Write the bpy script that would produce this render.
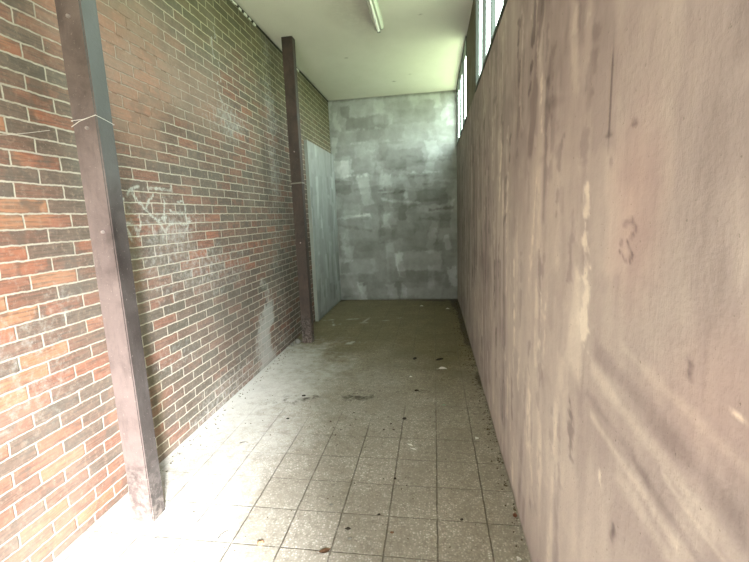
import bpy, bmesh, math, random
import numpy as np
from mathutils import Matrix, Vector

for o in list(bpy.data.objects): bpy.data.objects.remove(o)
SC = bpy.context.scene
COL = SC.collection
random.seed(7)
PI = math.pi

# ------------------------------------------------------------------ camera
cam = bpy.data.cameras.new('camera'); co = bpy.data.objects.new('camera', cam); COL.objects.link(co)
cam.sensor_fit = 'HORIZONTAL'; cam.sensor_width = 36.0; cam.lens = 36.0*401.98/749.0
cam.clip_start = 0.02
_m = Matrix(((0.9889040195703609, 0.014893508844477061, 0.1478073863914881),
             (0.14340321137745685, 0.16406792648328963, -0.975969894241675),
             (-0.03878606765599758, 0.9863366052691005, 0.160111654984923))).to_4x4()
_m.translation = Vector((0, 0, 1.5))
co.matrix_world = _m
SC.camera = co

# ------------------------------------------------------------------ world: overcast sky above, green lawn and trees below the horizon
W = bpy.data.worlds.new('daylight'); SC.world = W; W.use_nodes = True
nt = W.node_tree; nt.nodes.clear()
tc = nt.nodes.new('ShaderNodeTexCoord'); sp = nt.nodes.new('ShaderNodeSeparateXYZ')
rp = nt.nodes.new('ShaderNodeValToRGB'); bg = nt.nodes.new('ShaderNodeBackground'); wo = nt.nodes.new('ShaderNodeOutputWorld')
mr = nt.nodes.new('ShaderNodeMapRange'); mr.inputs[1].default_value = -1; mr.inputs[2].default_value = 1
nt.links.new(tc.outputs['Generated'], sp.inputs[0]); nt.links.new(sp.outputs[2], mr.inputs[0]); nt.links.new(mr.outputs[0], rp.inputs[0])
cr = rp.color_ramp
cr.elements[0].position = 0.0; cr.elements[0].color = (0.28, 0.31, 0.18, 1)
cr.elements[1].position = 1.0; cr.elements[1].color = (0.55, 0.62, 0.66, 1)
e = cr.elements.new(0.50); e.color = (0.39, 0.45, 0.30, 1)
e = cr.elements.new(0.57); e.color = (0.95, 1.0, 0.95, 1)
e = cr.elements.new(0.72); e.color = (0.85, 0.92, 0.92, 1)
nt.links.new(rp.outputs[0], bg.inputs[0]); bg.inputs[1].default_value = 12.5
nt.links.new(bg.outputs[0], wo.inputs[0])

# ------------------------------------------------------------------ daylight from the doorway behind the camera, and an added fill
def area(name, loc, target, sx, sy, power, color, spread=180):
    l = bpy.data.lights.new(name, 'AREA'); l.shape = 'RECTANGLE'; l.size = sx; l.size_y = sy
    l.energy = power; l.color = color; l.spread = math.radians(spread)
    o = bpy.data.objects.new(name, l); COL.objects.link(o); o.location = loc
    o.rotation_euler = (Vector(target)-Vector(loc)).to_track_quat('-Z', 'Y').to_euler()
    return o
area('door_daylight', (1.60, -2.85, 2.60), (-1.60, 1.1, 0.1), 0.6, 1.2, 470, (0.95, 0.98, 1.0), 85)
area('entrance_fill', (-0.7, -2.2, 1.5), (-0.7, 3.0, 1.6), 1.6, 2.2, 60, (1.0, 0.97, 0.96), 180)  # added ambient fill outside an assumed rear entrance

SC.view_settings.view_transform = 'Standard'; SC.view_settings.look = 'None'
SC.view_settings.gamma = 1; SC.view_settings.use_curve_mapping = False
SC.view_settings.exposure = 0.42
SC.cycles.diffuse_bounces = 8; SC.cycles.max_bounces = 12; SC.cycles.transparent_max_bounces = 12

# ------------------------------------------------------------------ measures (metres)
XL, XR, D, C, SILL, YB = -1.746, 0.396, 7.055, 3.455, 2.585, -1.9

# ------------------------------------------------------------------ shader helper
class MT:
    def __init__(s, name, rough=0.9, spec=0.3):
        s.m = bpy.data.materials.new(name); s.m.use_nodes = True; s.t = s.m.node_tree
        s.b = s.t.nodes['Principled BSDF']; s.b.inputs['Roughness'].default_value = rough
        s.b.inputs['Specular IOR Level'].default_value = spec
    def n(s, typ): return s.t.nodes.new(typ)
    def put(s, sock, v):
        if isinstance(v, bpy.types.NodeSocket): s.t.links.new(v, sock)
        elif isinstance(v, (tuple, list)) and len(v) == 3 and sock.type == 'RGBA': sock.default_value = (*v, 1)
        else: sock.default_value = v
    def f(s, op, a, b=0.0, c=0.0, clamp=False):
        n = s.n('ShaderNodeMath'); n.operation = op; n.use_clamp = clamp
        s.put(n.inputs[0], a); s.put(n.inputs[1], b); s.put(n.inputs[2], c); return n.outputs[0]
    def pos(s):
        g = s.n('ShaderNodeTexCoord'); x = s.n('ShaderNodeSeparateXYZ'); s.t.links.new(g.outputs['Object'], x.inputs[0]); return x.outputs
    def vec(s, a, b, c=0.0):
        n = s.n('ShaderNodeCombineXYZ'); s.put(n.inputs[0], a); s.put(n.inputs[1], b); s.put(n.inputs[2], c); return n.outputs[0]
    def noise(s, v, scale, detail=4, rough=0.55, dist=0.0):
        n = s.n('ShaderNodeTexNoise'); s.put(n.inputs['Vector'], v); n.inputs['Scale'].default_value = scale
        n.inputs['Detail'].default_value = detail; n.inputs['Roughness'].default_value = rough; n.inputs['Distortion'].default_value = dist
        return n.outputs[0]
    def white(s, v):
        n = s.n('ShaderNodeTexWhiteNoise'); n.noise_dimensions = '3D'; s.put(n.inputs[0], v); return n.outputs[0]
    def ss(s, x, lo, hi, a=0.0, b=1.0):
        n = s.n('ShaderNodeMapRange'); n.interpolation_type = 'SMOOTHSTEP'; s.put(n.inputs[0], x)
        s.put(n.inputs[1], lo); s.put(n.inputs[2], hi); s.put(n.inputs[3], a); s.put(n.inputs[4], b); return n.outputs[0]
    def ramp(s, x, stops, const=False):
        n = s.n('ShaderNodeValToRGB'); s.put(n.inputs[0], x); r = n.color_ramp
        if const: r.interpolation = 'CONSTANT'
        while len(r.elements) > 1: r.elements.remove(r.elements[-1])
        r.elements[0].position = stops[0][0]; r.elements[0].color = (*stops[0][1], 1)
        for p, c in stops[1:]:
            e = r.elements.new(p); e.color = (*c, 1)
        return n.outputs[0]
    def mix(s, f, a, b, mode='MIX'):
        n = s.n('ShaderNodeMix'); n.data_type = 'RGBA'; n.blend_type = mode
        s.put(n.inputs[0], f); s.put(n.inputs[6], a); s.put(n.inputs[7], b); return n.outputs[2]
    def attr(s, name):
        n = s.n('ShaderNodeAttribute'); n.attribute_name = name; return n.outputs['Fac']
    def bump(s, h, dist=0.01, strength=1.0):
        n = s.n('ShaderNodeBump'); n.inputs['Distance'].default_value = dist; n.inputs['Strength'].default_value = strength
        s.put(n.inputs['Height'], h); s.t.links.new(n.outputs[0], s.b.inputs['Normal'])
    def out(s, col, rough=None):
        s.put(s.b.inputs['Base Color'], col)
        if rough is not None: s.put(s.b.inputs['Roughness'], rough)
        return s.m
def plain(name, col, rough=0.7, metal=0.0, spec=0.3):
    k = MT(name, rough, spec); k.b.inputs['Metallic'].default_value = metal; return k.out(col)

# ------------------------------------------------------------------ numpy helpers for stain maps (dirt, plaster strokes, paint)
def vnoise(shape, cells, seed):
    """smooth value noise on a grid, cells = (rows, cols)"""
    r = np.random.RandomState(seed); g = r.rand(cells[0]+3, cells[1]+3)
    yy = np.linspace(0, cells[0], shape[0]); xx = np.linspace(0, cells[1], shape[1])
    yi = yy.astype(int); xi = xx.astype(int); fy = yy-yi; fx = xx-xi
    fy = (fy*fy*(3-2*fy))[:, None]; fx = (fx*fx*(3-2*fx))[None, :]
    a = g[np.ix_(yi, xi)]; b = g[np.ix_(yi, xi+1)]; c = g[np.ix_(yi+1, xi)]; d = g[np.ix_(yi+1, xi+1)]
    return (a*(1-fx)+b*fx)*(1-fy)+(c*(1-fx)+d*fx)*fy
def fnoise(shape, cells, seed, octs=4):
    s = 0; w = 0; a = 1.0
    for k in range(octs):
        s = s+a*vnoise(shape, (max(1, int(cells[0]*2**k)), max(1, int(cells[1]*2**k))), seed+k*17); w += a; a *= .55
    return s/w
def sst(x, lo, hi):
    t = np.clip((x-lo)/(hi-lo), 0, 1); return t*t*(3-2*t)
def blob(U, V, u, v, ru, rv, ang=0.0, soft=.5, n=None, na=.4):
    du, dv = U-u, V-v; ca, sa = math.cos(ang), math.sin(ang)
    a = (du*ca+dv*sa)/ru; b = (-du*sa+dv*ca)/rv
    r = np.sqrt(a*a+b*b)
    if n is not None: r = r+(n-.5)*na*2
    return 1-sst(r, 1-soft, 1+soft)
def rect(U, V, u, v, hu, hv, ang=0.0, soft=.03, n=None, na=.05):
    du, dv = U-u, V-v; ca, sa = math.cos(ang), math.sin(ang)
    a = np.abs(du*ca+dv*sa)-hu; b = np.abs(-du*sa+dv*ca)-hv
    r = np.maximum(a, b)
    if n is not None: r = r+(n-.5)*na*2
    return 1-sst(r, -soft, soft)

# ------------------------------------------------------------------ mesh helpers
def add_box(bm, lo, hi, mi=0, bevel=0.0):
    r = bmesh.ops.create_cube(bm, size=1.0)
    s = [hi[i]-lo[i] for i in range(3)]; c = [(hi[i]+lo[i])/2 for i in range(3)]
    bmesh.ops.transform(bm, matrix=Matrix.Translation(c) @ Matrix.Diagonal((*s, 1)), verts=r['verts'])
    fs = set(f for v in r['verts'] for f in v.link_faces)
    for f in fs: f.material_index = mi
    if bevel:
        es = list(set(e for v in r['verts'] for e in v.link_edges))
        bmesh.ops.bevel(bm, geom=es, offset=bevel, segments=2, affect='EDGES', profile=.6)
def obj(name, bm, mat, parent=None, smooth=False, loc=None):
    me = bpy.data.meshes.new(name); bm.to_mesh(me); bm.free()
    for m in (mat if isinstance(mat, (list, tuple)) else [mat]): me.materials.append(m)
    if smooth:
        for p in me.polygons: p.use_smooth = True
    o = bpy.data.objects.new(name, me); COL.objects.link(o)
    if parent: o.parent = parent
    if loc is not None: o.location = loc
    return o
def struct(o): o['kind'] = 'structure'; return o
def tag(o, label, cat, group=None, kind=None):
    o['label'] = label; o['category'] = cat
    if group: o['group'] = group
    if kind: o['kind'] = kind
    return o
def tube(bm, pts, r, seg=8, cap=True):
    pts = [Vector(p) for p in pts]; rings = []
    rr = r if isinstance(r, (list, tuple)) else [r]*len(pts)
    up = Vector((0.13, 0.2, 1)).normalized()
    for i, p in enumerate(pts):
        t = (pts[min(i+1, len(pts)-1)]-pts[max(i-1, 0)]).normalized()
        a = t.cross(up); a = a.normalized() if a.length > 1e-4 else Vector((1, 0, 0)); b = t.cross(a)
        rings.append([bm.verts.new(p+(a*math.cos(2*PI*k/seg)+b*math.sin(2*PI*k/seg))*rr[i]) for k in range(seg)])
    for i in range(len(rings)-1):
        for k in range(seg): bm.faces.new((rings[i][k], rings[i][(k+1) % seg], rings[i+1][(k+1) % seg], rings[i+1][k]))
    if cap:
        bm.faces.new(rings[0]); bm.faces.new(list(reversed(rings[-1])))

def grid_plus(name, mat, axis, const, u0, u1, v0, v1, step, attrs, back, flip=False, extra=None, disp=None):
    """one mesh: a finely divided face on plane axis=const (carrying stain maps) and the solid boxes `back` behind it"""
    nu = int(round((u1-u0)/step))+1; nv = int(round((v1-v0)/step))+1
    us = np.linspace(u0, u1, nu); vs = np.linspace(v0, v1, nv); U, V = np.meshgrid(us, vs)   # rows = v
    maps = attrs(U, V)
    P = np.zeros((nv, nu, 3)); cc = np.full(U.shape, const) if disp is None else const+disp(U, V)
    if axis == 'x': P[..., 0] = cc; P[..., 1] = U; P[..., 2] = V
    elif axis == 'y': P[..., 1] = cc; P[..., 0] = U; P[..., 2] = V
    else: P[..., 2] = cc; P[..., 0] = U; P[..., 1] = V
    P = P.reshape(-1, 3)
    idx = np.arange(nu*nv).reshape(nv, nu)
    q = np.stack([idx[:-1, :-1], idx[:-1, 1:], idx[1:, 1:], idx[1:, :-1]], -1).reshape(-1, 4)
    if flip: q = q[:, ::-1]
    bm = bmesh.new()
    for lo, hi in back: add_box(bm, lo, hi)
    if extra: extra(bm)
    bm.verts.ensure_lookup_table(); n0 = nu*nv
    bv = np.array([v.co[:] for v in bm.verts]).reshape(-1, 3); bv_i = {v: i for i, v in enumerate(bm.verts)}
    bf = [[bv_i[v]+n0 for v in f.verts] for f in bm.faces]; bmi = [f.material_index for f in bm.faces]; bm.free()
    me = bpy.data.meshes.new(name)
    allv = np.vstack([P, bv]) if len(bv) else P
    me.vertices.add(len(allv)); me.vertices.foreach_set('co', allv.astype(np.float32).ravel())
    loops = q.ravel().tolist()+[i for f in bf for i in f]
    tot = [4]*len(q)+[len(f) for f in bf]; st = np.concatenate([[0], np.cumsum(tot)[:-1]])
    me.loops.add(len(loops)); me.loops.foreach_set('vertex_index', np.array(loops, np.int32))
    me.polygons.add(len(tot)); me.polygons.foreach_set('loop_start', st.astype(np.int32))
    me.polygons.foreach_set('material_index', np.array([0]*len(q)+bmi, np.int32))
    if disp is not None: me.polygons.foreach_set('use_smooth', np.array([True]*len(q)+[False]*len(bf)))
    me.update(calc_edges=True); me.validate()
    for k, A in maps.items():
        a = me.attributes.new(k, 'FLOAT', 'POINT')
        full = np.concatenate([A.reshape(-1), np.full(len(bv), float(np.median(A)))]).astype(np.float32)
        a.data.foreach_set('value', full)
    for m in (mat if isinstance(mat, (list, tuple)) else [mat]): me.materials.append(m)
    o = bpy.data.objects.new(name, me); COL.objects.link(o); return o

# ================================================================== MATERIALS
# ---- brick
BH, BL, BZ0, BY0 = 0.0662, 0.2335, -0.022, 1.390
def brick_mat():
    k = MT('old_brickwork', 0.88, 0.25); x, y, z = k.pos()
    P = k.vec(0.0, y, z)
    wob = k.f('MULTIPLY', k.f('SUBTRACT', k.noise(P, 9, 3), .5), .012)
    wob2 = k.f('MULTIPLY', k.f('SUBTRACT', k.noise(k.vec(3.0, y, z), 30, 3), .5), .009)
    zz = k.f('DIVIDE', k.f('SUBTRACT', k.f('ADD', k.f('ADD', z, wob), wob2), BZ0), BH)
    row = k.f('FLOOR', zz); fv = k.f('FRACT', zz)
    rr = k.white(k.vec(row, 7.3, 1.1))
    sh = k.f('ADD', k.f('MULTIPLY', k.f('MODULO', row, 2.0), BL*.5), k.f('MULTIPLY', k.f('SUBTRACT', rr, .5), .03))
    yy = k.f('DIVIDE', k.f('SUBTRACT', k.f('ADD', y, wob2), k.f('ADD', sh, BY0-BL*4)), BL)
    col = k.f('FLOOR', yy); fu = k.f('FRACT', yy)
    dv = k.f('MULTIPLY', k.f('MINIMUM', fv, k.f('SUBTRACT', 1.0, fv)), BH)
    du = k.f('MULTIPLY', k.f('MINIMUM', fu, k.f('SUBTRACT', 1.0, fu)), BL)
    d = k.f('MINIMUM', dv, du)
    face = k.ss(d, 0.0024, 0.0056)                       # 0 in the joint, 1 on the brick
    rnd = k.white(k.vec(col, row, 3.0)); rnd2 = k.white(k.vec(col, row, 9.0)); rnd3 = k.white(k.vec(col, row, 21.0))
    tone = k.attr('tone')                                 # 0 dark burnt brick .. 1 orange red brick (facts of the wall, by zone)
    ba = k.attr('bare'); rnd = k.f('ADD', k.f('MULTIPLY', rnd, k.f('SUBTRACT', 1.0, k.f('MULTIPLY', ba, .65))), k.f('MULTIPLY', ba, .42))
    t = k.f('ADD', k.f('MULTIPLY_ADD', rnd, .66, .15), k.f('MULTIPLY', k.f('SUBTRACT', tone, .5), .75), clamp=True)
    base = k.ramp(t, [(0.0, (.082, .078, .058)), (.16, (.104, .086, .066)), (.34, (.132, .092, .070)), (.50, (.145, .092, .069)),
                      (.64, (.180, .090, .062)), (.78, (.235, .098, .062)), (.90, (.30, .112, .064)), (1.0, (.35, .16, .085))])
    # drag lines and flecks of the wire cut face
    drag = k.noise(k.vec(0.0, k.f('MULTIPLY', y, 7.0), k.f('MULTIPLY', z, 95.0)), 1.0, 3, .6)
    base = k.mix(k.f('MULTIPLY', k.ss(drag, .42, .66), .60), base, (.060, .048, .038))
    base = k.mix(k.f('MULTIPLY', k.ss(k.noise(P, 42, 6, .7), .48, .74), .45), base, (.36, .25, .19))
    two = k.ss(k.noise(k.vec(rnd2, k.f('MULTIPLY', y, 9.0), k.f('MULTIPLY', z, 9.0)), 1.0, 2), .50, .62)
    base = k.mix(k.f('MULTIPLY', two, k.f('MULTIPLY', k.f('GREATER_THAN', rnd3, .45), .60)), base, (.080, .066, .054))
    base = k.mix(k.f('MULTIPLY', k.ss(k.noise(P, 160, 2), .66, .72), .3), base, (.50, .45, .40))
    green = k.attr('green')
    base = k.mix(k.f('MULTIPLY', green, .80), base, k.mix(rnd2, (.085, .080, .036), (.135, .115, .052)))
    # mortar
    mcol = k.mix(k.noise(P, 25, 3), (.30, .26, .20), (.60, .54, .45))
    mcol = k.mix(k.f('MULTIPLY', green, .60), mcol, (.42, .40, .22))
    bare = k.f('MULTIPLY', k.attr('bare'), k.ss(k.noise(P, 14, 3), .40, .52, 1.0, .55))   # joints filled with brick coloured mortar
    mcol = k.mix(bare, mcol, k.mix(.5, base, (.26, .15, .10)))
    base = k.mix(k.f('MULTIPLY', ba, .40), base, (.36, .225, .16))
    c = k.mix(face, mcol, base)
    # white haze, splashes and lime
    wn = k.noise(P, 26, 6, .7); white = k.attr('white')
    wm = k.ss(k.f('ADD', k.f('MULTIPLY', white, 1.0), k.f('MULTIPLY', k.f('SUBTRACT', wn, .5), 1.3)), .35, .85)
    wm = k.f('MULTIPLY', wm, k.ss(white, .02, .12))
    c = k.mix(k.f('MULTIPLY', wm, .62), c, (.46, .46, .43))
    c = k.mix(k.ss(k.noise(k.vec(8.0, y, z), 2.2, 6, .7), .35, .75, .04, .26), c, (.34, .30, .25))
    ck = k.attr('chalk'); cm = k.f('MULTIPLY', k.ss(k.f('ADD', ck, k.f('MULTIPLY', k.f('SUBTRACT', k.noise(P, 34, 6, .75), .5), 2.2)), .62, 1.25), k.ss(ck, .05, .4))
    c = k.mix(k.f('MULTIPLY', cm, .80), c, (.48, .50, .44))
    # thin grime film
    g = k.attr('grime'); gm = k.f('MULTIPLY', g, k.ss(k.noise(P, 4, 5, .65), .30, .62, .55, 1.0))
    c = k.mix(gm, c, (.055, .048, .036))
    spl = k.f('MULTIPLY', k.ss(k.noise(k.vec(5.0, y, z), 60, 4, .7), .70, .74), .45)
    c = k.mix(spl, c, (.50, .46, .42))
    h = k.f('ADD', k.f('MULTIPLY', face, 1.0), k.f('MULTIPLY', k.noise(P, 70, 4), .30))
    k.bump(h, .006, .9)
    return k.out(c, .85)
def chalk_map(U, V):
    """loosely drawn chalk letters on the bricks"""
    strokes = [[(.02, .78), (.04, .45), (.12, .25), (.15, .02)], [(.02, .78), (.12, .80)], [(.20, .99), (.24, .86), (.34, .62), (.46, .42), (.56, .18), (.58, .08)],
               [(.46, .92), (.40, .80), (.34, .62)], [(.20, .28), (.22, .12), (.24, .02)], [(.28, .38), (.24, .22)], [(.58, .95), (.60, .76), (.57, .52), (.56, .40)],
               [(.52, .30), (.56, .16), (.62, .30), (.70, .34), (.78, .34)], [(.78, .78), (.86, .82), (.90, .70), (.88, .55), (.90, .40), (.95, .44), (.90, .24), (.86, .14)],
               [(.80, .30), (.90, .30), (.97, .38)], [(.40, 1.04), (.58, 1.06), (.70, 1.02), (.72, 1.14)], [(.30, 1.06), (.20, .99), (.17, .90)], [(.46, .42), (.60, .46)], [(.08, .38), (.18, .34)], [(.66, .62), (.72, .55), (.88, .55)]]
    A = np.zeros(U.shape)
    for st in strokes:
        P = [(2.02+u*.74, 1.40+v*.31) for u, v in st]
        for (a, b), (c, d) in zip(P[:-1], P[1:]):
            t = np.clip(((U-a)*(c-a)+(V-b)*(d-b))/((c-a)**2+(d-b)**2), 0, 1)
            A = np.maximum(A, 1-sst(np.hypot(U-a-t*(c-a), V-b-t*(d-b)), .004, .026))
    return A
def brick_maps(U, V):
    n = fnoise(U.shape, (8, 16), 3); n2 = fnoise(U.shape, (20, 40), 31)
    tone = .42+.0*U
    tone = tone+.38*blob(U, V, 1.25, .75, .85, 1.15, .15, .6, n) + .30*blob(U, V, 2.25, 2.45, .42, .52, .5, .35, n)
    tone = tone+.24*blob(U, V, 1.4, 1.95, .40, .8, .0, .5, n)
    tone = tone+.20*blob(U, V, 3.6, 1.35, 1.0, .28, .0, .6, n) + .16*blob(U, V, 3.5, 2.25, .9, .22, .2, .6, n)
    tone = tone-.20*sst(V+(n-.5)*.6, 2.55, 2.95)-.16*blob(U, V, 3.3, .55, 1.1, .55, .0, .7, n)
    tone = tone+(n2-.5)*.25
    green = .85*sst(V+(n-.5)*.5+(U-3)*.02, 2.60, 3.15)+.55*rect(U, V, 2.08, .85, .10, .80, 0, .06, n, .08)
    green = np.maximum(green, .75*sst(U, 5.35, 5.6)*sst(V, 2.3, 2.7))
    green = np.maximum(green, .35*blob(U, V, 4.05, 2.9, .22, .75, 0, .5, n))
    bare = blob(U, V, 2.28, 2.38, .50, .52, .5, .3, n, .5)+.6*blob(U, V, 3.0, 2.4, .4, .3, 0, .5, n)
    white = .16+.0*U
    white += .42*blob(U, V, 3.45, 2.36, .40, .16, 0, .9, n2) + .34*blob(U, V, 2.9, 1.15, .9, .28, -.1, .8, n2)
    white += .22*blob(U, V, 2.35, 1.56, .42, .22, 0, .6, n2)
    white += .62*rect(U, V, 3.84, .22, .17, .34, 0, .12, n2, .14)+.45*rect(U, V, 3.96, .62, .09, .25, 0, .08, n2, .12)
    white += .35*blob(U, V, 3.2, .05, 1.0, .22, 0, .6, n2)+.30*blob(U, V, 4.4, 1.6, .3, 1.6, 0, .8, n2)
    white += .45*rect(U, V, 5.30, 2.6, .12, .8, .0, .05, n2, .08)+.20*rect(U, V, 4.46, 2.6, .10, .85, 0, .12, n2, .1)
    white += .25*blob(U, V, 2.35, .6, .3, .12, 0, .8, n2)+.28*blob(U, V, 1.4, .9, .35, .35, .3, .6, n2)
    crack = np.abs(U-(3.36+.03*np.sin(V*9)+.05*np.sign(np.sin(V*19))*np.abs(np.sin(V*19))**.3+(V-2.7)*-.25)); white += .8*(1-sst(crack+(n2-.5)*.03, .002, .016))*sst(V, 2.45, 2.5)*(1-sst(V, 3.05, 3.15))
    chalk = chalk_map(U, V)
    grime = .06+.30*blob(U, V, 5.0, 1.0, .9, 1.6, 0, .5, n)+.25*rect(U, V, 4.20, 2.1, .07, .9, 0, .05, n, .08)
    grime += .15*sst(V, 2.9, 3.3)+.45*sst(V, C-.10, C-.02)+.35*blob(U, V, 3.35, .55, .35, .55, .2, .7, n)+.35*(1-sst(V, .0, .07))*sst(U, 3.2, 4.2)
    return dict(tone=tone, green=np.clip(green, 0, 1), bare=np.clip(bare, 0, 1), chalk=chalk, white=np.clip(white, 0, 1.3), grime=np.clip(grime, 0, .85))

# ---- plaster (shared recipe, values come from the stroke maps)
def plaster_mat(name, stops, streak_scale, bump=.004, fine=.10, dirt=(.10, .09, .06), mottle=.10):
    k = MT(name, .85, .25); x, y, z = k.pos()
    g = k.n('ShaderNodeTexCoord').outputs['Object']
    v = k.attr('shade')
    P = k.n('ShaderNodeMapping'); P.inputs['Scale'].default_value = streak_scale; k.put(P.inputs[0], g)
    st = k.noise(P.outputs[0], 1.0, 6, .62, .3)
    mo = k.noise(g, 7.0, 5, .6, .4)
    t = k.f('ADD', v, k.f('ADD', k.f('MULTIPLY', k.f('SUBTRACT', st, .5), fine*2.6), k.f('MULTIPLY', k.f('SUBTRACT', mo, .5), mottle*2.6)), clamp=True)
    c = k.ramp(t, stops)
    c = k.mix(k.f('MULTIPLY', k.ss(k.noise(g, 230, 2), .64, .72), .35), c, (.30, .25, .20))
    c = k.mix(k.f('MULTIPLY', k.ss(k.noise(g, 90, 3), .70, .74), .7), c, (.16, .13, .11))
    pk = k.attr('tint'); c = k.mix(pk, c, k.mix(1.0, c, (1.03, .86, .86), 'MULTIPLY'))
    dr = k.f('MULTIPLY', k.attr('dirt'), k.ss(k.noise(g, 12, 5, .7), .25, .6, .45, 1.0), clamp=True)
    c = k.mix(dr, c, dirt)
    h = k.f('ADD', k.f('MULTIPLY', k.noise(g, 45, 6, .65), .5), k.f('ADD', k.f('MULTIPLY', st, .8), k.f('MULTIPLY', v, .5)))
    k.bump(h, bump, .8)
    return k.out(c, .82)
def paint_strokes(U, V, base, seed, n, L, Wd, ang, amp, area=None, soft=.02, nn=None):
    r = np.random.RandomState(seed); A = base.copy()
    u0, u1, v0, v1 = area or (U.min(), U.max(), V.min(), V.max()); du = U[0, 1]-U[0, 0]; dv = V[1, 0]-V[0, 0]
    for i in range(n):
        l = r.uniform(*L); w = r.uniform(*Wd); cu = r.uniform(u0, u1); cv = r.uniform(v0, v1); a = r.normal(ang[0], ang[1])
        R = math.hypot(l, w)+.05
        i0 = max(0, int((cv-R-V[0, 0])/dv)); i1 = min(U.shape[0], int((cv+R-V[0, 0])/dv)+1)
        j0 = max(0, int((cu-R-U[0, 0])/du)); j1 = min(U.shape[1], int((cu+R-U[0, 0])/du)+1)
        if i1 <= i0+1 or j1 <= j0+1: continue
        s = (slice(i0, i1), slice(j0, j1))
        m = rect(U[s], V[s], cu, cv, l, w, a, soft, None if nn is None else nn[s], .05)
        A[s] = A[s]*(1-m*.55)+(base[s]+r.normal(0, amp))*m*.55
    return A
def right_maps(U, V):
    n = fnoise(U.shape, (14, 28), 5); n2 = fnoise(U.shape, (60, 120), 55)
    b = .50-.07*sst(U, 2.2, 5.0)+(n-.5)*.25-.12*blob(U, V, 1.7, 1.95, .55, .35, 0, .6, n)+.12*(1-sst(V, .5, 1.1))+.16*blob(U, V, 1.75, 1.05, .75, .75, .0, .7, n)
    b = b+.05*blob(U, V, .95, 1.75, .35, .5, 0, .8, n)-.06*blob(U, V, .62, 1.45, .15, .3, 0, .8, n)
    A = paint_strokes(U, V, b, 14, 420, (.10, .45), (.02, .08), (PI/2, .14), .16, nn=n)
    A = paint_strokes(U, V, A, 12, 500, (.04, .22), (.005, .022), (PI/2, .12), .24, area=(1.12, 6, .1, 2.5), nn=n2, soft=.01)
    # diagonal trowel sweeps low down near the viewer
    for (u, v, l, w, a, d) in [(.78, 1.115, .26, .020, .14, -.11), (.76, 1.055, .30, .017, .12, .12), (.68, 1.175, .22, .010, .12, .08), (.85, .95, .20, .010, .10, .14), (.74, .90, .14, .016, .10, .09), (.92, 1.00, .16, .012, .08, -.09), (.62, 1.01, .10, .006, .16, .14), (.70, .97, .12, .007, .15, -.10), (.557, 1.218, .022, .0022, .18, .6), (.97, .845, .004, .012, .1, .6), (.885, .76, .004, .022, .2, -.5), (.665, 1.24, .003, .010, 0, -.6)]:
        A += 1.4*d*rect(U, V, u, v, l, w, a, min(.015, w), n2, min(.03, w))
    # pale pits where the top coat has flaked, and the lit arc near the top
    for (u, v, ru, rv, a, d) in [(1.62, 1.02, .035, .17, 0, .20), (1.72, .62, .03, .14, 0, .18), (1.30, 2.02, .03, .20, -.25, .14), (2.45, 1.62, .03, .12, 0, .12),
                              (1.52, .50, .04, .12, 0, .16), (.545, 1.57, .018, .022, 0, .15), (2.05, 1.2, .05, .25, 0, .10), (1.12, 1.05, .01, .03, .1, .10), (1.35, .75, .03, .10, .1, .14)]:
        A += d*blob(U, V, u, v, ru, rv, a, .4, n2, .6)
    for (u, v, ru, rv, a, d) in [(1.02, 1.74, .006, .10, 0, -.42), (1.0, 1.60, .004, .015, 0, -.4), (1.5, 1.85, .12, .02, .2, -.12), (4.25, 1.55, .014, .9, 0, -.34), (1.02, 1.66, .02, .006, 0, -.3), (.90, 1.66, .012, .006, 0, -.3)]:
        A += d*blob(U, V, u, v, ru, rv, a, .5, n2, .3)
    tint = .55*blob(U, V, .88, 1.45, .10, .16, 0, .8, n)+.45*blob(U, V, .60, 1.22, .18, .10, -.5, .8, n)+.25*blob(U, V, 1.5, 1.9, .6, .6, 0, .8, n)
    dirt = .60*blob(U, V, 6.8, 1.2, 1.6, 1.9, 0, .8, n)*.6+.75*(1-sst(V+(n-.5)*.06, 0.0, .035))*sst(U, 1.2, 2.2)+.25*sst(V, 2.45, 2.62)*sst(U, 3, 5)
    # purple grey scribble left by a scraped off mark
    scr = [(.925, 1.425), (.938, 1.405), (.920, 1.390), (.890, 1.385), (.875, 1.40), (.90, 1.425), (.88, 1.44), (.865, 1.455), (.885, 1.47), (.92, 1.46)]
    for (a, b_), (c, d) in zip(scr[:-1], scr[1:]):
        t = np.clip(((U-a)*(c-a)+(V-b_)*(d-b_))/((c-a)**2+(d-b_)**2), 0, 1)
        r = np.hypot(U-a-t*(c-a), V-b_-t*(d-b_)); A = A-.25*(1-sst(r+(n2-.5)*.01, .001, .010))*(n2 > .42)
    return dict(shade=np.clip(A, 0, 1), tint=np.clip(tint, 0, 1), dirt=np.clip(dirt, 0, .8))
def back_maps(U, V):
    n = fnoise(U.shape, (14, 9), 8); n2 = fnoise(U.shape, (50, 32), 88)
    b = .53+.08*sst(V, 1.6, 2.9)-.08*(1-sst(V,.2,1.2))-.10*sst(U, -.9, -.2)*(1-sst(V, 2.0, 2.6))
    A = paint_strokes(U, V, b, 21, 70, (.12, .40), (.07, .18), (0, .05), .15, nn=n2, soft=.018)
    A = paint_strokes(U, V, A, 22, 110, (.08, .30), (.04, .10), (PI/2, .12), .15, nn=n2, soft=.014)
    A = paint_strokes(U, V, A, 23, 34, (.12, .35), (.008, .022), (0, .10), .24, area=(-1.6, .3, 1.3, 2.8), nn=n2, soft=.02)
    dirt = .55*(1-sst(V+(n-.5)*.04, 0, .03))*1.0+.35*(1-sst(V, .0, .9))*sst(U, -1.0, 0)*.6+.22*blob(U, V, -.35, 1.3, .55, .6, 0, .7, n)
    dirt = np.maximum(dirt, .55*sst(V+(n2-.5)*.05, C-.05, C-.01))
    return dict(shade=np.clip(A, 0, 1), tint=0*U, dirt=np.clip(dirt, 0, .8))
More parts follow.
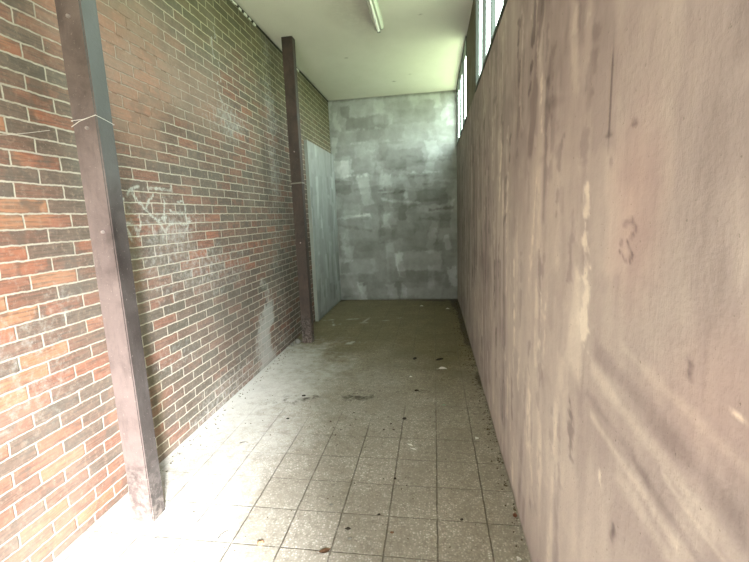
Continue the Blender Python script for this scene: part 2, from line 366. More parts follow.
def panel_maps(U, V):
    n = fnoise(U.shape, (10, 6), 18)
    A = paint_strokes(U, V, .60+0*U, 31, 90, (.08, .35), (.03, .11), (PI/2, .10), .14, nn=n, soft=.012)
    A = A-.10*(1-sst(V, .2, 1.4))
    dirt = .5*(1-sst(V+(n-.5)*.05, 0, .05))+.4*blob(U, V, 6.75, .30, .035, .05, 0, .4)
    return dict(shade=np.clip(A, 0, 1), tint=0*U, dirt=np.clip(dirt, 0, .8))
def pier_maps(U, V):
    n = fnoise(U.shape, (6, 6), 28)
    A = paint_strokes(U, V, .22+0*U, 41, 30, (.10, .35), (.02, .06), (PI/2, .05), .10, nn=n)
    return dict(shade=np.clip(A, 0, 1), tint=0*U, dirt=.45*sst(n, .4, .7))
def ceil_maps(U, V):
    n = fnoise(U.shape, (16, 6), 38); n2 = fnoise(U.shape, (60, 20), 78)
    A = .62+(n-.5)*.22+(n2-.5)*.10
    dirt = .30*blob(U, V, -.70, 3.9, .22, .8, 0, .7, n)+.45*(1-sst(U+(n2-.5)*.04, XL, XL+.05))+.45*sst(V+(n2-.5)*.05, D-.05, D)  # first term paints the batten's shadow on the ceiling; the rest darkens wall edges
    for (u, v, r) in [(-.55, 6.35, .018), (-1.05, 5.3, .014), (-.30, 6.1, .012), (-.1, 4.4, .012)]: dirt = dirt+.7*blob(U, V, u, v, r*1.6, r, .4, .5)
    return dict(shade=np.clip(A, 0, 1), tint=0*U, dirt=np.clip(dirt, 0, .8))

M_brick = brick_mat()
M_right = plaster_mat('warm_grey_plaster', [(0, (.125, .096, .092)), (.30, (.252, .198, .188)), (.5, (.358, .288, .268)), (.72, (.49, .408, .362)), (1, (.70, .60, .51))],
                      (9, 9, 2.0), .004, .12, (.10, .085, .055), .08)
M_back = plaster_mat('blue_grey_plaster', [(0, (.095, .092, .078)), (.30, (.165, .165, .150)), (.55, (.27, .275, .26)), (.8, (.42, .435, .42)), (1, (.60, .62, .60))],
                     (5, 5, 5.0), .006, .12, (.08, .075, .05), .09)
M_panel = plaster_mat('pale_panel_render', [(0, (.10, .098, .085)), (.35, (.19, .19, .178)), (.6, (.30, .31, .29)), (1, (.60, .62, .59))],
                      (6, 10, 2.0), .003, .07, (.08, .075, .05), .06)
M_pier = plaster_mat('stained_pier', [(0, (.10, .085, .055)), (.5, (.22, .19, .13)), (1, (.42, .38, .30))], (9, 16, 1.2), .003, .08, (.09, .075, .03), .06)
M_ceil = plaster_mat('painted_ceiling', [(0, (.46, .44, .37)), (.5, (.70, .685, .60)), (1, (.84, .83, .75))], (5, 3, 3), .002, .03, (.20, .17, .13), .05)

# ---- floor
TS, TX0, TY0 = 0.2416, -0.0036, 2.2811
def floor_mat():
    k = MT('exposed_aggregate_tiles', .8, .35); x, y, z = k.pos(); P = k.vec(x, y, 0.0)
    w = k.f('MULTIPLY', k.f('SUBTRACT', k.noise(P, 14, 3), .5), .009)
    ti = k.f('DIVIDE', k.f('SUBTRACT', k.f('ADD', x, w), TX0), TS); fu = k.f('FRACT', ti)
    tj = k.f('DIVIDE', k.f('SUBTRACT', k.f('ADD', y, w), TY0), TS); fv = k.f('FRACT', tj)
    du = k.f('MULTIPLY', k.f('MINIMUM', fu, k.f('SUBTRACT', 1.0, fu)), TS); dv = k.f('MULTIPLY', k.f('MINIMUM', fv, k.f('SUBTRACT', 1.0, fv)), TS)
    jl = k.ss(du, .0008, .0052, 1.0, 0.0); jt = k.f('MULTIPLY', k.ss(dv, .0008, .0046, 1.0, 0.0), .75)
    cell = k.white(k.vec(k.f('FLOOR', ti), k.f('FLOOR', tj), 2.0))
    # pebble aggregate
    vo = k.n('ShaderNodeTexVoronoi'); k.put(vo.inputs['Vector'], P); vo.inputs['Scale'].default_value = 95
    peb = vo.outputs['Distance']; pc = k.n('ShaderNodeSeparateColor'); k.t.links.new(vo.outputs['Color'], pc.inputs[0])
    agg = k.ramp(pc.outputs[0], [(0, (.17, .150, .125)), (.3, (.33, .298, .255)), (.6, (.46, .42, .365)), (.85, (.56, .52, .46)), (1, (.70, .67, .62))])
    base = k.mix(k.ss(peb, .25, .62), agg, (.25, .225, .185))
    base = k.mix(.30, base, (.42, .38, .325))
    base = k.mix(k.f('MULTIPLY', cell, .30), base, k.mix(1.0, base, (.76, .78, .74), 'MULTIPLY'))
    base = k.mix(k.f('MULTIPLY', k.ss(k.noise(P, 3.2, 7, .72, .5), .38, .62), .55), base, (.22, .195, .155))
    base = k.mix(k.f('MULTIPLY', k.ss(k.noise(P, 26, 6, .75), .48, .66), .45), base, (.13, .112, .082))
    dirt = k.attr('dirt'); olive = k.attr('olive'); dust = k.attr('dust')
    base = k.mix(k.f('MULTIPLY', olive, .8), base, k.mix(1.0, base, (.44, .37, .15), 'MULTIPLY'))
    jn = k.f('MULTIPLY', k.f('MAXIMUM', jl, jt), k.ss(k.noise(P, 9, 3), .30, .5, .45, 1.0))
    hide = k.attr('cover'); jn = k.f('MULTIPLY', jn, k.f('SUBTRACT', 1.0, hide))
    base = k.mix(k.f('MULTIPLY', jn, .78), base, (.070, .056, .038))
    dn = k.noise(P, 12, 7, .7); dm = k.ss(k.f('ADD', dust, k.f('MULTIPLY', k.f('SUBTRACT', dn, .5), 1.1)), .20, .95)
    base = k.mix(k.f('MULTIPLY', dm, .75), base, k.mix(k.noise(P, 60, 3), (.46, .45, .42), (.62, .61, .58)))
    base = k.mix(k.f('MULTIPLY', k.ss(k.noise(P, 48, 4, .6), .665, .70), .6), base, (.07, .055, .035))
    base = k.mix(k.f('MULTIPLY', k.ss(k.noise(k.vec(x, y, 4.0), 60, 3), .70, .73), .6), base, (.60, .58, .52))
    dd = k.ss(k.f('ADD', dirt, k.f('MULTIPLY', k.f('SUBTRACT', k.noise(P, 22, 6, .7), .5), 1.2)), .35, .75); base = k.mix(k.f('MULTIPLY', dd, .9), base, (.045, .036, .020))
    base = k.mix(k.attr('paint'), base, (.46, .48, .43))
    h = k.f('ADD', k.f('MULTIPLY', jn, -1.6), k.f('ADD', k.f('MULTIPLY', peb, -.35), k.f('MULTIPLY', k.noise(P, 30, 5), .5)))
    k.bump(h, .0035, .8)
    return k.out(base, k.mix(olive, (.75, .75, .75), (.62, .62, .62)))
def floor_maps(U, V):
    n = fnoise(U.shape, (24, 8), 48); n2 = fnoise(U.shape, (90, 30), 84)
    olive = sst(V+(n-.5)*1.0, 2.8, 4.8)*1.0+.25*sst(U, -.3, .2)
    dust = .50*(1-sst(U+(n-.5)*.5+(V-1.5)*.10, -1.25, -.40))*(1-sst(V+(n-.5)*.6, 4.2, 5.4))
    dust += .25*blob(U, V, -1.2, 3.4, .7, .9, 0, .6, n)+.12*blob(U, V, -1.35, 1.4, .5, .6, 0, .8, n)+.22*(1-sst(U, XL, XL+.30))*sst(V, 1.8, 2.4)*(1-sst(V, 4.4, 5.0))
    cover = .85*blob(U, V, -.85, 3.5, 1.0, .75, 0, .35, n)+.35*sst(V, 2.9, 3.1)+.3*(1-sst(U, -1.7, -1.0))
    dirt = .62*(1-sst((XR-U)+(n2-.5)*.08, .0, .09))*sst(V, 1.3, 2.0)*(.35+.9*sst(n, .40, .60))
    dirt += .7*(1-sst((XR-U)+(n-.5)*.1, .02, .16))*sst(V, 3.6, 5.2)+.55*sst(V+(n-.5)*.2, D-.22, D-.02)+.5*blob(U, V, .15, 6.7, .35, .35, 0, .7, n2)+.4*blob(U, V, -1.0, 6.5, .25, .12, 0, .6, n2)
    dirt += .45*(1-sst(U+(n-.5)*.1, XL+.06, XL+.20))*sst(V, 5.2, 5.7)+.48*rect(U, V, -1.30, 2.98, .28, .045, .15, .06, n2, .08)+.42*rect(U, V, -.85, 3.12, .5, .035, .05, .06, n2, .1)+.34*blob(U, V, -1.25, 3.45, .25, .14, 0, .8, n2)+.38*blob(U, V, -.52, 1.62, .12, .16, 0, .9, n2)+.30*blob(U, V, -.05, 3.3, .45, .12, 0, .9, n2)  # the blob nearest the camera paints a penumbra on the floor; others are dirt
    dirt += .33*blob(U, V, -.66, 3.2, .25, .2, 0, .8, n2)+.3*blob(U, V, .2, 3.9, .2, .07, 0, .6, n2)+.35*blob(U, V, -1.15, 6.0, .30, .10, .3, .6, n2)
    paint = 0*U
    for (u, v, hu, hv, a) in [(-1.38, 5.66, .26, .035, .1), (-1.15, 5.45, .22, .03, .2), (-1.0, 5.62, .03, .17, -.2), (-1.45, 5.45, .02, .14, .3), (-.93, 4.60, .10, .035, 0), (-1.03, 4.55, .05, .05, 0),
                              (-.62, 5.72, .14, .02, .3), (-.78, 5.60, .12, .02, .1), (-.54, 3.75, .03, .02, 0), (-.65, 3.44, .035, .02, 0), (-1.0, 4.1, .05, .02, 0), (.36, 5.1, .01, .02, 0)]:
        paint = np.maximum(paint, rect(U, V, u, v, hu, hv, a, .015, n2, .05))
    return dict(olive=np.clip(olive, 0, 1), dust=np.clip(dust, 0, 1.1), cover=np.clip(cover, 0, 1), dirt=np.clip(dirt, 0, 1), paint=np.clip(paint*sst(n2+(n-.5)*.6, .40, .62), 0, 1)*.7)
M_floor = floor_mat()

# ---- steel of the posts
def steel_mat(name, dark, mid, light, fleck=.5, high=False):
    k = MT(name, .62, .4); g = k.n('ShaderNodeTexCoord').outputs['Object']; x, y, z = k.pos()
    a = k.noise(g, 5, 6, .65, .4); c = k.ramp(a, [(.30, dark), (.50, mid), (.72, light)])
    c = k.mix(k.f('MULTIPLY', k.ss(k.noise(k.vec(k.f('MULTIPLY', x, 22.0), k.f('MULTIPLY', y, 22.0), k.f('MULTIPLY', z, 4.0)), 1, 5, .7), .50, .72), .5), c, dark)
    c = k.mix(k.f('MULTIPLY', k.ss(k.noise(g, 70, 5, .75), .62, .70), fleck), c, (.42, .36, .33))
    c = k.mix(k.f('MULTIPLY', k.ss(k.f('ADD', z, k.f('MULTIPLY', a, .5)), .75, .15), k.f('MULTIPLY', k.ss(k.noise(g, 28, 6, .75), .42, .62), .5)), c, (.30, .25, .22))
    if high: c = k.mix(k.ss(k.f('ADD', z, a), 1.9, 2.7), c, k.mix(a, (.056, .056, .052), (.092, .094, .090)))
    k.bump(k.noise(g, 60, 5, .7), .002, .8); return k.out(c, k.ss(a, .3, .7, .50, .75))
M_post1 = [steel_mat('mauve_brown_paint', (.055, .040, .037), (.118, .086, .078), (.160, .118, .106), .3), steel_mat('shaded_slate_side', (.024, .018, .016), (.050, .040, .036), (.082, .070, .064), .45, True)]  # slate side colour also carries the shade of the face turned from light
M_post2 = steel_mat('dark_rust_paint', (.022, .015, .012), (.050, .033, .027), (.080, .052, .043), .2)
M_bolt = plain('bolt_steel', (.30, .25, .23), .5, .4)
M_wire = plain('galvanised_wire', (.62, .58, .54), .45, .3)
M_frame = plain('dark_window_frame', (.035, .038, .032), .6)
M_glass = MT('window_glass', .05, .5)
def glass():
    t = M_glass.t; t.nodes.clear(); o = t.nodes.new('ShaderNodeOutputMaterial'); m = t.nodes.new('ShaderNodeMixShader')
    a = t.nodes.new('ShaderNodeBsdfTransparent'); b = t.nodes.new('ShaderNodeBsdfGlossy'); pass
    a.inputs[0].default_value = (.90, .96, .93, 1); b.inputs['Roughness'].default_value = .03
    m.inputs[0].default_value = .07; t.links.new(a.outputs[0], m.inputs[1]); t.links.new(b.outputs[0], m.inputs[2]); t.links.new(m.outputs[0], o.inputs[0])
glass(); M_glass = M_glass.m
M_trim = plain('dark_gap_shade', (.022, .020, .016), .9)
M_whitebits = plain('white_bits', (.72, .72, .66), .9)
M_lampbody = plain('white_enamel', (.60, .62, .54), .4)
M_lampdark = plain('lamp_end_plastic', (.30, .31, .27), .5)
M_tube = plain('tube_glass', (.82, .84, .76), .15, spec=.6)

# ================================================================== SETTING
struct(grid_plus('wall_left', M_brick, 'x', XL, YB-.2, D+.2, -.02, C-.012, .0125, brick_maps,
                 [((XL-.24, YB-.2, -.15), (XL-.004, D+.2, C-.012))]))
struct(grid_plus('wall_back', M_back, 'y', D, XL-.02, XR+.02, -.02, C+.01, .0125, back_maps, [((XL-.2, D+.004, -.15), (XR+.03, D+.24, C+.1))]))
# right wall: plaster face below the windows, with the doorway behind the camera left open
struct(grid_plus('wall_right', M_right, 'x', XR, -.5, D+.02, -.02, SILL, .008, right_maps,
                 [((XR+.004, -.5, -.15), (XR+.10, D+.1, SILL-.014)),
                  ((XR, YB-.2, -.15), (XR+.22, -1.88, C)), ((XR, -1.90, 2.1), (XR+.05, 1.0, C)), ((XR, -.51, -.15), (XR+.01, -.499, 2.11))]))
WG = [(1.00, 3.985), (5.005, D-.03)]          # window groups along the right wall
struct(grid_plus('trim_1', M_pier, 'x', XR+.001, WG[0][1], WG[1][0], SILL-.004, C, .02, pier_maps,
                 [((XR+.005, WG[0][1], SILL-.03), (XR+.030, WG[1][0], C+.02)), ((XR+.005, D-.03, SILL-.03), (XR+.030, D+.02, C+.02))]))
struct(grid_plus('ceiling', M_ceil, 'z', C, XL-.25, XR+.04, YB-.2, D+.02, .02, ceil_maps, [((XL-.25, YB-.25, C+.004), (XR+.04, D+.25, C+.2))], flip=True))
struct(grid_plus('floor', M_floor, 'z', 0.0, XL-.02, XR+.3, YB-.3, D+.02, .015, floor_maps, [((XL-.2, YB-.3, -.2), (XR+2.2, D+.2, -.004))]))
# end wall behind the camera with an open entrance
bm = bmesh.new()
add_box(bm, (XL-.1, YB-.2, -.1), (-1.5, YB, C)); add_box(bm, (.1, YB-.2, -.1), (XR+.1, YB, C)); add_box(bm, (-1.5, YB-.2, 2.4), (.1, YB, C))
struct(obj('wall_front', bm, plain('end_wall_plaster', (.45, .42, .38), .9)))
# dark strip painted as the shaded gap below the ceiling, white bits along it
bm = bmesh.new(); add_box(bm, (XL-.02, YB, C-.020), (XL+.006, D, C+.002))
r = random.Random(3)
for (y0, y1) in [(3.60, 3.78), (3.84, 4.10), (4.14, 4.20), (5.35, 5.52)]:
    y = y0
    while y < y1:
        L = r.uniform(.02, .06); add_box(bm, (XL-.01, y, C-.018-r.uniform(.0, .018)), (XL+r.uniform(.006, .011), y+L, C-.012), 1); y += L*r.choice((1, 1, 2))
struct(obj('trim_2', bm, [M_trim, M_whitebits]))
# dark shadow gap strip over the window heads
# windows
M_casement = plain('weathered_grey_frame', (.075, .085, .080), .6)
def window(idx, y0, y1, n):
    bm = bmesh.new(); x0, x1 = XR-.004, XR+.028; t = .034
    add_box(bm, (x0-.002, y0, SILL-.012), (x1, y1, SILL+.022), bevel=.003); add_box(bm, (x0-.006, y0, C-.040), (x1, y1, C+.001), bevel=.003)
    add_box(bm, (x0, y0, SILL), (x1, y0+t, C), bevel=.003); add_box(bm, (x0, y1-t, SILL), (x1, y1, C), bevel=.003)
    fr = obj('window_%d' % idx, bm, M_frame); struct(fr); pitch = (y1-y0)/n
    for i in range(1, n):
        y = y0+pitch*i; mm = bmesh.new(); add_box(mm, (XR-.002, y-.019, SILL+.02), (x1, y+.019, C-.038), bevel=.003); obj('mullion', mm, M_frame if i % 2 else M_casement, fr)
    for i in range(n):
        pm = bmesh.new(); add_box(pm, (XR+.022, y0+pitch*i+.015, SILL+.02), (XR+.025, y0+pitch*(i+1)-.015, C-.038)); obj('pane', pm, M_glass, fr)
window(1, WG[0][0], WG[0][1], 6); window(2, WG[1][0], WG[1][1], 3)

# plaster faced panel against the brick wall
pb = grid_plus('render_faced_partition', M_panel, 'x', XL+.048, 5.56, D-.001, .0, 2.56, .0125, panel_maps, [((XL+.001, 5.56, 0.0), (XL+.046, D-.001, 2.56))])
tag(pb, 'pale blue-grey plastered low partition panel fixed against the brick wall beside the back wall', 'panel')

bm = bmesh.new(); add_box(bm, (XL+.002, 5.550, 0.0), (XL+.051, 5.5595, 2.563), bevel=.002)
obj('lit_edge_strip', bm, plain('lit_edge_plaster', (.40, .42, .39), .85), pb)['label'] = 'panel front edge painted paler as if lit'  # panel front edge, its lit look put into a paler colour
# ================================================================== THINGS
def post(name, x0, x1, y0, y1, mat, bolts):
    root = bpy.data.objects.new(name, None); COL.objects.link(root); cx, cy = (x0+x1)/2, (y0+y1)/2; root.location = (cx, cy, 0)
    hx, hy = (x1-x0)/2, (y1-y0)/2
    bm = bmesh.new(); add_box(bm, (-hx, -hy, 0), (hx, hy, C-.001))
    es = [e for e in bm.edges if abs(e.verts[0].co.z-e.verts[1].co.z) > 1]
    bmesh.ops.bevel(bm, geom=es, offset=.005, segments=2, affect='EDGES'); bm.normal_update()
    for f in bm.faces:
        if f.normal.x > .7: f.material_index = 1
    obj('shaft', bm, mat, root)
    for (dx, z, r_, side) in bolts:
        bm = bmesh.new()
        add = bmesh.ops.create_cone(bm, cap_ends=True, segments=6, radius1=r_, radius2=r_*.86, depth=.010)
        bmesh.ops.create_uvsphere(bm, u_segments=8, v_segments=5, radius=r_*.62, matrix=Matrix.Translation((0, 0, .004)))
        bmesh.ops.rotate(bm, verts=bm.verts, matrix=Matrix.Rotation(PI/2, 3, 'X'))
        obj('bolt', bm, M_bolt, root, loc=(dx, -hy-.004, z))
    return root
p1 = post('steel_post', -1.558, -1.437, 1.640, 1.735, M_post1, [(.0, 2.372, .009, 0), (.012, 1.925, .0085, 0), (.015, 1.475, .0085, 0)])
tag(p1, 'nearer mauve-brown square steel post standing on the floor before the brick wall', 'post')
bm = bmesh.new(); a, b, c_, d = -.0625, .0625, -.0495, .0495
tube(bm, [(a, c_, 1.960), (0, c_-.001, 1.962), (b, c_, 1.975), (b+.001, 0, 1.965), (b, d, 1.955), (0, d+.001, 1.955), (a, d, 1.955), (a-.001, 0, 1.958), (a, c_, 1.960)], .0013, 6)
tube(bm, [(a-.002, c_, 1.935), (-.02, c_-.002, 1.955), (b, c_-.001, 1.976)], .0013, 6)
obj('wire_tie', bm, M_wire, p1)
p2 = post('steel_post', -1.610, -1.487, 4.550, 4.650, [M_post2, M_post2], [(.0, 2.25, .008, 0), (.0, 1.22, .008, 0)])
tag(p2, 'farther dark rust-brown steel post reaching the ceiling beside the pale plaster panel', 'post')
bm = bmesh.new(); tube(bm, [(-.064, -.053, 1.90), (.064, -.053, 1.905), (.066, .052, 1.905)], .008, 8); tube(bm, [(.066, .052, 1.905), (.066, .052, 1.86)], .006, 8)
obj('clamp_bracket', bm, plain('pale_galvanised_bracket', (.22, .20, .17), .5, .3), p2)

# fluorescent batten, switched off
lamp = bpy.data.objects.new('ceiling_light', None); COL.objects.link(lamp); lamp.location = (-.532, 3.9, C)
tag(lamp, 'switched-off white fluorescent batten light mounted on the ceiling', 'ceiling light')
def prism(bm, prof, y0, y1):
    A = [bm.verts.new((p[0], y0, p[1])) for p in prof]; B = [bm.verts.new((p[0], y1, p[1])) for p in prof]; n = len(prof)
    for i in range(n): bm.faces.new((A[i], A[(i+1) % n], B[(i+1) % n], B[i]))
    bm.faces.new(list(reversed(A))); bm.faces.new(B)
bm = bmesh.new(); prism(bm, [(-.052, -.001), (-.048, -.040), (-.030, -.056), (-.012, -.050), (.012, -.050), (.030, -.056), (.048, -.040), (.052, -.001)], -.62, .60); obj('housing', bm, M_lampbody, lamp)
bm = bmesh.new(); tube(bm, [(0, -.60, -.070), (0, .585, -.070)], .0135, 14); obj('lamp_tube', bm, M_tube, lamp, True)
for y in (-.61, .59):
    bm = bmesh.new(); add_box(bm, (-.016, y-.012, -.088), (.016, y+.012, -.045), bevel=.004); obj('lamp_holder', bm, M_lampdark, lamp)
for y in (-.626, .604):
    bm = bmesh.new(); prism(bm, [(-.053, -.0005), (-.049, -.041), (-.031, -.058), (.031, -.058), (.049, -.041), (.053, -.0005)], y-.004, y+.004); obj('end_cap', bm, M_lampdark, lamp)

# thread hanging on the brick wall left of the nearer post
bm = bmesh.new(); tube(bm, [(XL+.004, 1.40, 1.872), (XL+.006, 1.50, 1.888), (XL+.008, 1.60, 1.915), (XL+.010, 1.70, 1.945)], .0011, 5)
tag(obj('cobweb_thread', bm, plain('pale_thread', (.50, .45, .40), .8)), 'thin pale thread stretched across the bricks left of the nearer post', 'thread')

# ---- litter on the floor
def lump_mesh(seed, sx, sy, sz):
    r = random.Random(seed); bm = bmesh.new(); bmesh.ops.create_icosphere(bm, subdivisions=2, radius=1)
    for v in bm.verts:
        k = 1+r.uniform(-.22, .22); v.co = Vector((v.co.x*sx*k, v.co.y*sy*k, max(-.6, v.co.z)*sz*(1+r.uniform(-.2, .2))))
    z = min(v.co.z for v in bm.verts)
    for v in bm.verts: v.co.z -= z
    return bm
def leaf_mesh(seed, L, Wd, curl=.25):
    r = random.Random(seed); bm = bmesh.new(); n = 8; rows = []
    for i in range(n+1):
        t = i/n; w = Wd*math.sin(PI*min(1, t*1.02+.02))**.8*(1-.25*t)+.0006; x = (t-.5)*L; z = .002+curl*L*(t-.5)**2*2+r.uniform(0, .0012)
        rows.append([bm.verts.new((x, -w+r.uniform(-.1, .1)*w, z+.35*w)), bm.verts.new((x, 0, z)), bm.verts.new((x, w+r.uniform(-.1, .1)*w, z+.45*w))])
    for a, b in zip(rows[:-1], rows[1:]):
        bm.faces.new((a[0], a[1], b[1], b[0])); bm.faces.new((a[1], a[2], b[2], b[1]))
    tube(bm, [(-L*.5, 0, .003), (-L*.72, L*.04, .004)], .0008, 5)
    r_ = bmesh.ops.solidify(bm, geom=bm.faces[:], thickness=.0006)
    z = min(v.co.z for v in bm.verts)
    for v in bm.verts: v.co.z -= z
    return bm
def twig_mesh(seed, L, R=.0018, bend=.15):
    r = random.Random(seed); bm = bmesh.new(); n = 6
    pts = [((i/n-.5)*L, math.sin(i/n*PI)*bend*L+r.uniform(-.001, .001), R+.001) for i in range(n+1)]
    tube(bm, pts, [R*(1-.08*i) for i in range(n+1)], 6); z = min(v.co.z for v in bm.verts)
    for v in bm.verts: v.co.z -= z
    return bm
def litter_mat(name, a, b):
    k = MT(name, .85, .2); return k.out(k.mix(k.noise(k.n('ShaderNodeTexCoord').outputs['Object'], 110, 3), a, b))
ML = dict(tan=litter_mat('tan_stone', (.22, .12, .06), (.40, .25, .15)), brown=litter_mat('dry_leaf_brown', (.10, .050, .028), (.20, .11, .06)), red=litter_mat('rust_red_leaf', (.17, .06, .035), (.26, .11, .06)),
          black=litter_mat('black_crumb', (.015, .013, .010), (.05, .04, .03)), white=litter_mat('white_flake', (.60, .58, .52), (.82, .80, .74)), green=litter_mat('green_flake', (.16, .26, .18), (.28, .38, .28)),
          scrap=litter_mat('dull_brown_scrap', (.045, .030, .020), (.10, .065, .042)), grey=litter_mat('grey_mortar_lump', (.12, .115, .10), (.26, .25, .22)))
LIT = [
 # kind, shape, x, y, size, rot, material, category, label
 ('brick_chip', 'lump', -.825, 1.564, (.020, .016, .010), .4, 'tan', 'chip', 'tan brick chip on the bright floor left of the brown dry leaf'),
 ('dry_leaf', 'leaf', -.511, 1.552, (.055, .014), .5, 'brown', 'leaf', 'curled brown dry leaf on a tile joint at the bottom centre of the floor'),
 ('dry_leaf', 'leaf', .378, 1.86, (.035, .012), 1.3, 'red', 'leaf', 'small rust-red leaf lying against the foot of the right wall'),
 ('paper_scrap', 'flake', -.174, 2.44, (.040, .010), -.5, 'white', 'paper', 'upper of two torn white paper scraps lying in the middle of the floor'),
 ('paper_scrap', 'flake', -.150, 2.395, (.036, .008), -.4, 'white', 'paper', 'lower of two torn white paper scraps lying in the middle of the floor'),
 ('black_crumb', 'lump', -.237, 2.782, (.017, .015, .007), .2, 'black', 'crumb', 'black square crumb just above the pair of white paper scraps'),
 ('black_crumb', 'lump', -.168, 3.269, (.024, .016, .008), .1, 'black', 'crumb', 'black crumb on the tile line halfway down the floor, left of a dark smear'),
 ('black_twig', 'twig', -.10, 3.26, (.10,), .05, 'black', 'twig', 'short black twig just right of the black crumb halfway down the floor'),
 ('dark_clod', 'lump', -.216, 4.046, (.032, .020, .012), 1.0, 'black', 'clod', 'dark clod on the olive floor, left of the two near the white flake'),
 ('dark_clod', 'lump', .04, 4.03, (.050, .020, .012), .5, 'black', 'clod', 'long dark clod on the olive floor, right of the two near the white flake'),
 ('dark_twig', 'twig', .14, 4.25, (.17,), 0, 'black', 'twig', 'dark twig lying crosswise on the olive floor toward the right wall'),
 ('plaster_flake', 'flake', .068, 3.781, (.085, .030), .1, 'white', 'flake', 'largest white plaster flake on the right half of the far floor'),
 ('plaster_flake', 'flake', -.231, 3.569, (.028, .016), .5, 'white', 'flake', 'small white flake between the black crumb and the dark clod'),
 ('plaster_flake', 'flake', .266, 2.556, (.026, .014), .8, 'white', 'flake', 'small white flake near the right wall, level with the paper scraps'),
 ('plaster_flake', 'flake', .346, 1.60, (.020, .012), .8, 'white', 'flake', 'small white flake in the bottom corner beside the right wall'),
 ('plaster_flake', 'flake', -.212, 6.50, (.060, .030), .1, 'white', 'flake', 'pale flake near the back wall, left of the two there'),
 ('plaster_flake', 'flake', .203, 6.30, (.060, .030), .2, 'white', 'flake', 'pale flake near the back wall, right of the two there'),
 ('curved_twig', 'twig', -1.307, 2.376, (.060,), .2, 'black', 'twig', 'small curved dark twig on the white dusty floor beyond the nearer post'),
 ('dark_twig', 'twig', -1.034, 1.597, (.065,), 1.2, 'black', 'twig', 'dark twig slanting on the bright floor right of the nearer post base'),
 ('dark_twig', 'twig', -1.349, 1.546, (.025,), .3, 'black', 'twig', 'tiny dark twig on the white floor just in front of the nearer post base'),
 ('dark_crumb', 'lump', -.297, 1.801, (.010, .006, .005), .3, 'black', 'crumb', 'dark crumb on the transverse tile joint below the middle of the floor'),
 ('dark_crumb', 'lump', -.435, 1.694, (.015, .009, .005), .2, 'black', 'crumb', 'upper of two dark crumbs in the tile right of the brown leaf'),
 ('dark_crumb', 'lump', -.413, 1.635, (.013, .008, .005), .2, 'grey', 'crumb', 'lower, greyer of two crumbs in the tile right of the brown leaf'),
 ('dark_crumb', 'lump', -.219, 1.691, (.011, .006, .005), 0, 'brown', 'crumb', 'brown crumb alone in the bottom middle floor tile'),
 ('dark_crumb', 'lump', -.242, 2.089, (.010, .008, .006), .3, 'black', 'crumb', 'round dark crumb sitting on the lengthwise tile joint in mid-floor'),
 ('dark_crumb', 'lump', -.559, 1.848, (.013, .007, .004), .3, 'grey', 'crumb', 'grey crumb inside a faint ring mark on the pale tile'),
 ('dark_crumb', 'lump', .116, 1.807, (.010, .007, .004), .3, 'black', 'crumb', 'dark crumb on the transverse joint toward the right wall'),
 ('green_flake', 'flake', .06, 3.02, (.030, .010), .1, 'green', 'flake', 'pale green flake on the floor in front of the black twig'),
 ('mortar_lump', 'lump', -1.66, 4.52, (.040, .035, .045), .3, 'grey', 'lump', 'grey mortar lump at the left of the farther post base'),
 ('mortar_lump', 'lump', -1.70, 4.44, (.028, .025, .030), .9, 'grey', 'lump', 'smaller grey mortar lump against the bricks left of the farther post'),
 ('dark_clod', 'lump', -1.119, 2.719, (.014, .009, .006), .3, 'black', 'clod', 'dark clod on the dusty floor beyond the curved twig'),
 ('dark_clod', 'lump', -1.121, 3.113, (.020, .013, .007), .3, 'black', 'clod', 'dark clod on the dust patch halfway to the farther post'),
]
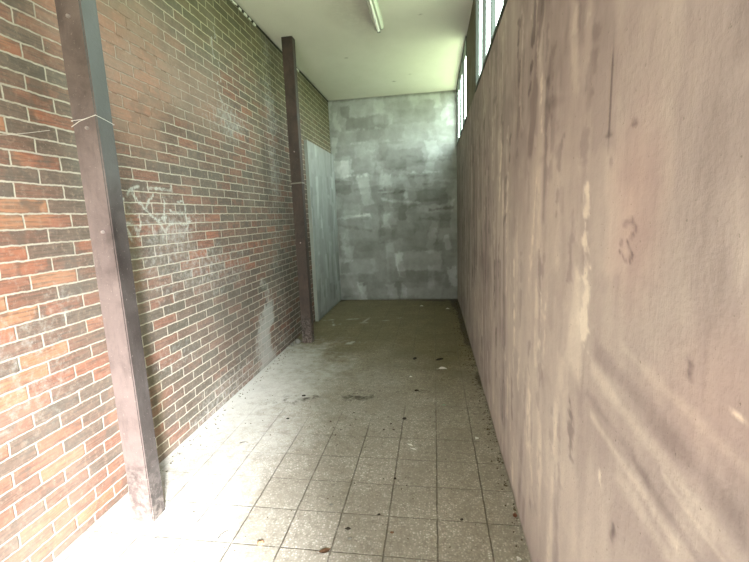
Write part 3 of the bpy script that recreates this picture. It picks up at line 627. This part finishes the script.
for i, (nm, sh, x, y, s, rot, mt, cat, lab) in enumerate(LIT):
    bm = lump_mesh(i, *[q*.85 for q in s]) if sh == 'lump' else leaf_mesh(i, *s) if sh in ('leaf',) else twig_mesh(i, s[0]) if sh == 'twig' else leaf_mesh(i, s[0], s[1], .04)
    o = obj(nm, bm, ML[mt]); o.location = (x, y, .0005); o.rotation_euler.z = rot; tag(o, lab, cat)
# leaf scraps that nothing tells apart
base = None; r = random.Random(21)
spots = [(-.632, 2.847), (-.677, 2.593), (-.329, 2.702), (-.70, 2.52), (-.74, 2.62), (-.62, 2.66), (-.56, 2.50), (-.66, 2.40), (-.33, 2.55), (-.30, 2.62), (-.78, 2.70), (-.36, 2.80), (-.83, 2.55), (-.60, 2.75), (-.37, 2.62)]
for x, y in spots:
    if base is None:
        base = obj('leaf_scrap', leaf_mesh(99, .020, .006, .2), ML['scrap']); o = base
        tag(base, 'tiny brown leaf scrap in the cluster on the floor left of the white paper scraps', 'leaf scrap', 'leaf scraps scattered mid-floor')
    else:
        o = base.copy(); COL.objects.link(o)
    o.location = (x, y, .0005); o.rotation_euler.z = r.uniform(0, 6); s = r.uniform(.6, 1.3); o.scale = (s, s, s)
# uncountable grit: dirt along the right wall and crumbs over the floor
bm = bmesh.new(); r = random.Random(8)
def grit(x, y, s):
    t = bmesh.ops.create_icosphere(bm, subdivisions=1, radius=1)
    bmesh.ops.transform(bm, matrix=Matrix.Translation((x, y, s*.25)) @ Matrix.Rotation(r.uniform(0, 3), 4, 'Z') @ Matrix.Diagonal((s*r.uniform(.7, 1.5), s*r.uniform(.5, 1), s*.45, 1)), verts=t['verts'])
for i in range(420):
    y = 1.5+5.4*r.random()**.8; grit(XR-.004-abs(r.gauss(0, .025+.006*y)), y, r.uniform(.002, .0065)*(1+.12*y))
for i in range(260): grit(r.uniform(XL+.05, XR-.05), r.uniform(1.3, 5.4), r.uniform(.0015, .0042)*1.2)
for i in range(90): grit(XL+.03+abs(r.gauss(0, .05)), r.uniform(2.0, 4.3), r.uniform(.003, .008))
tag(obj('floor_grit', bm, litter_mat('dirt_crumbs', (.035, .028, .016), (.12, .09, .05))), 'fine dark grit and dirt crumbs scattered on the floor and along the right wall', 'dirt', kind='stuff')
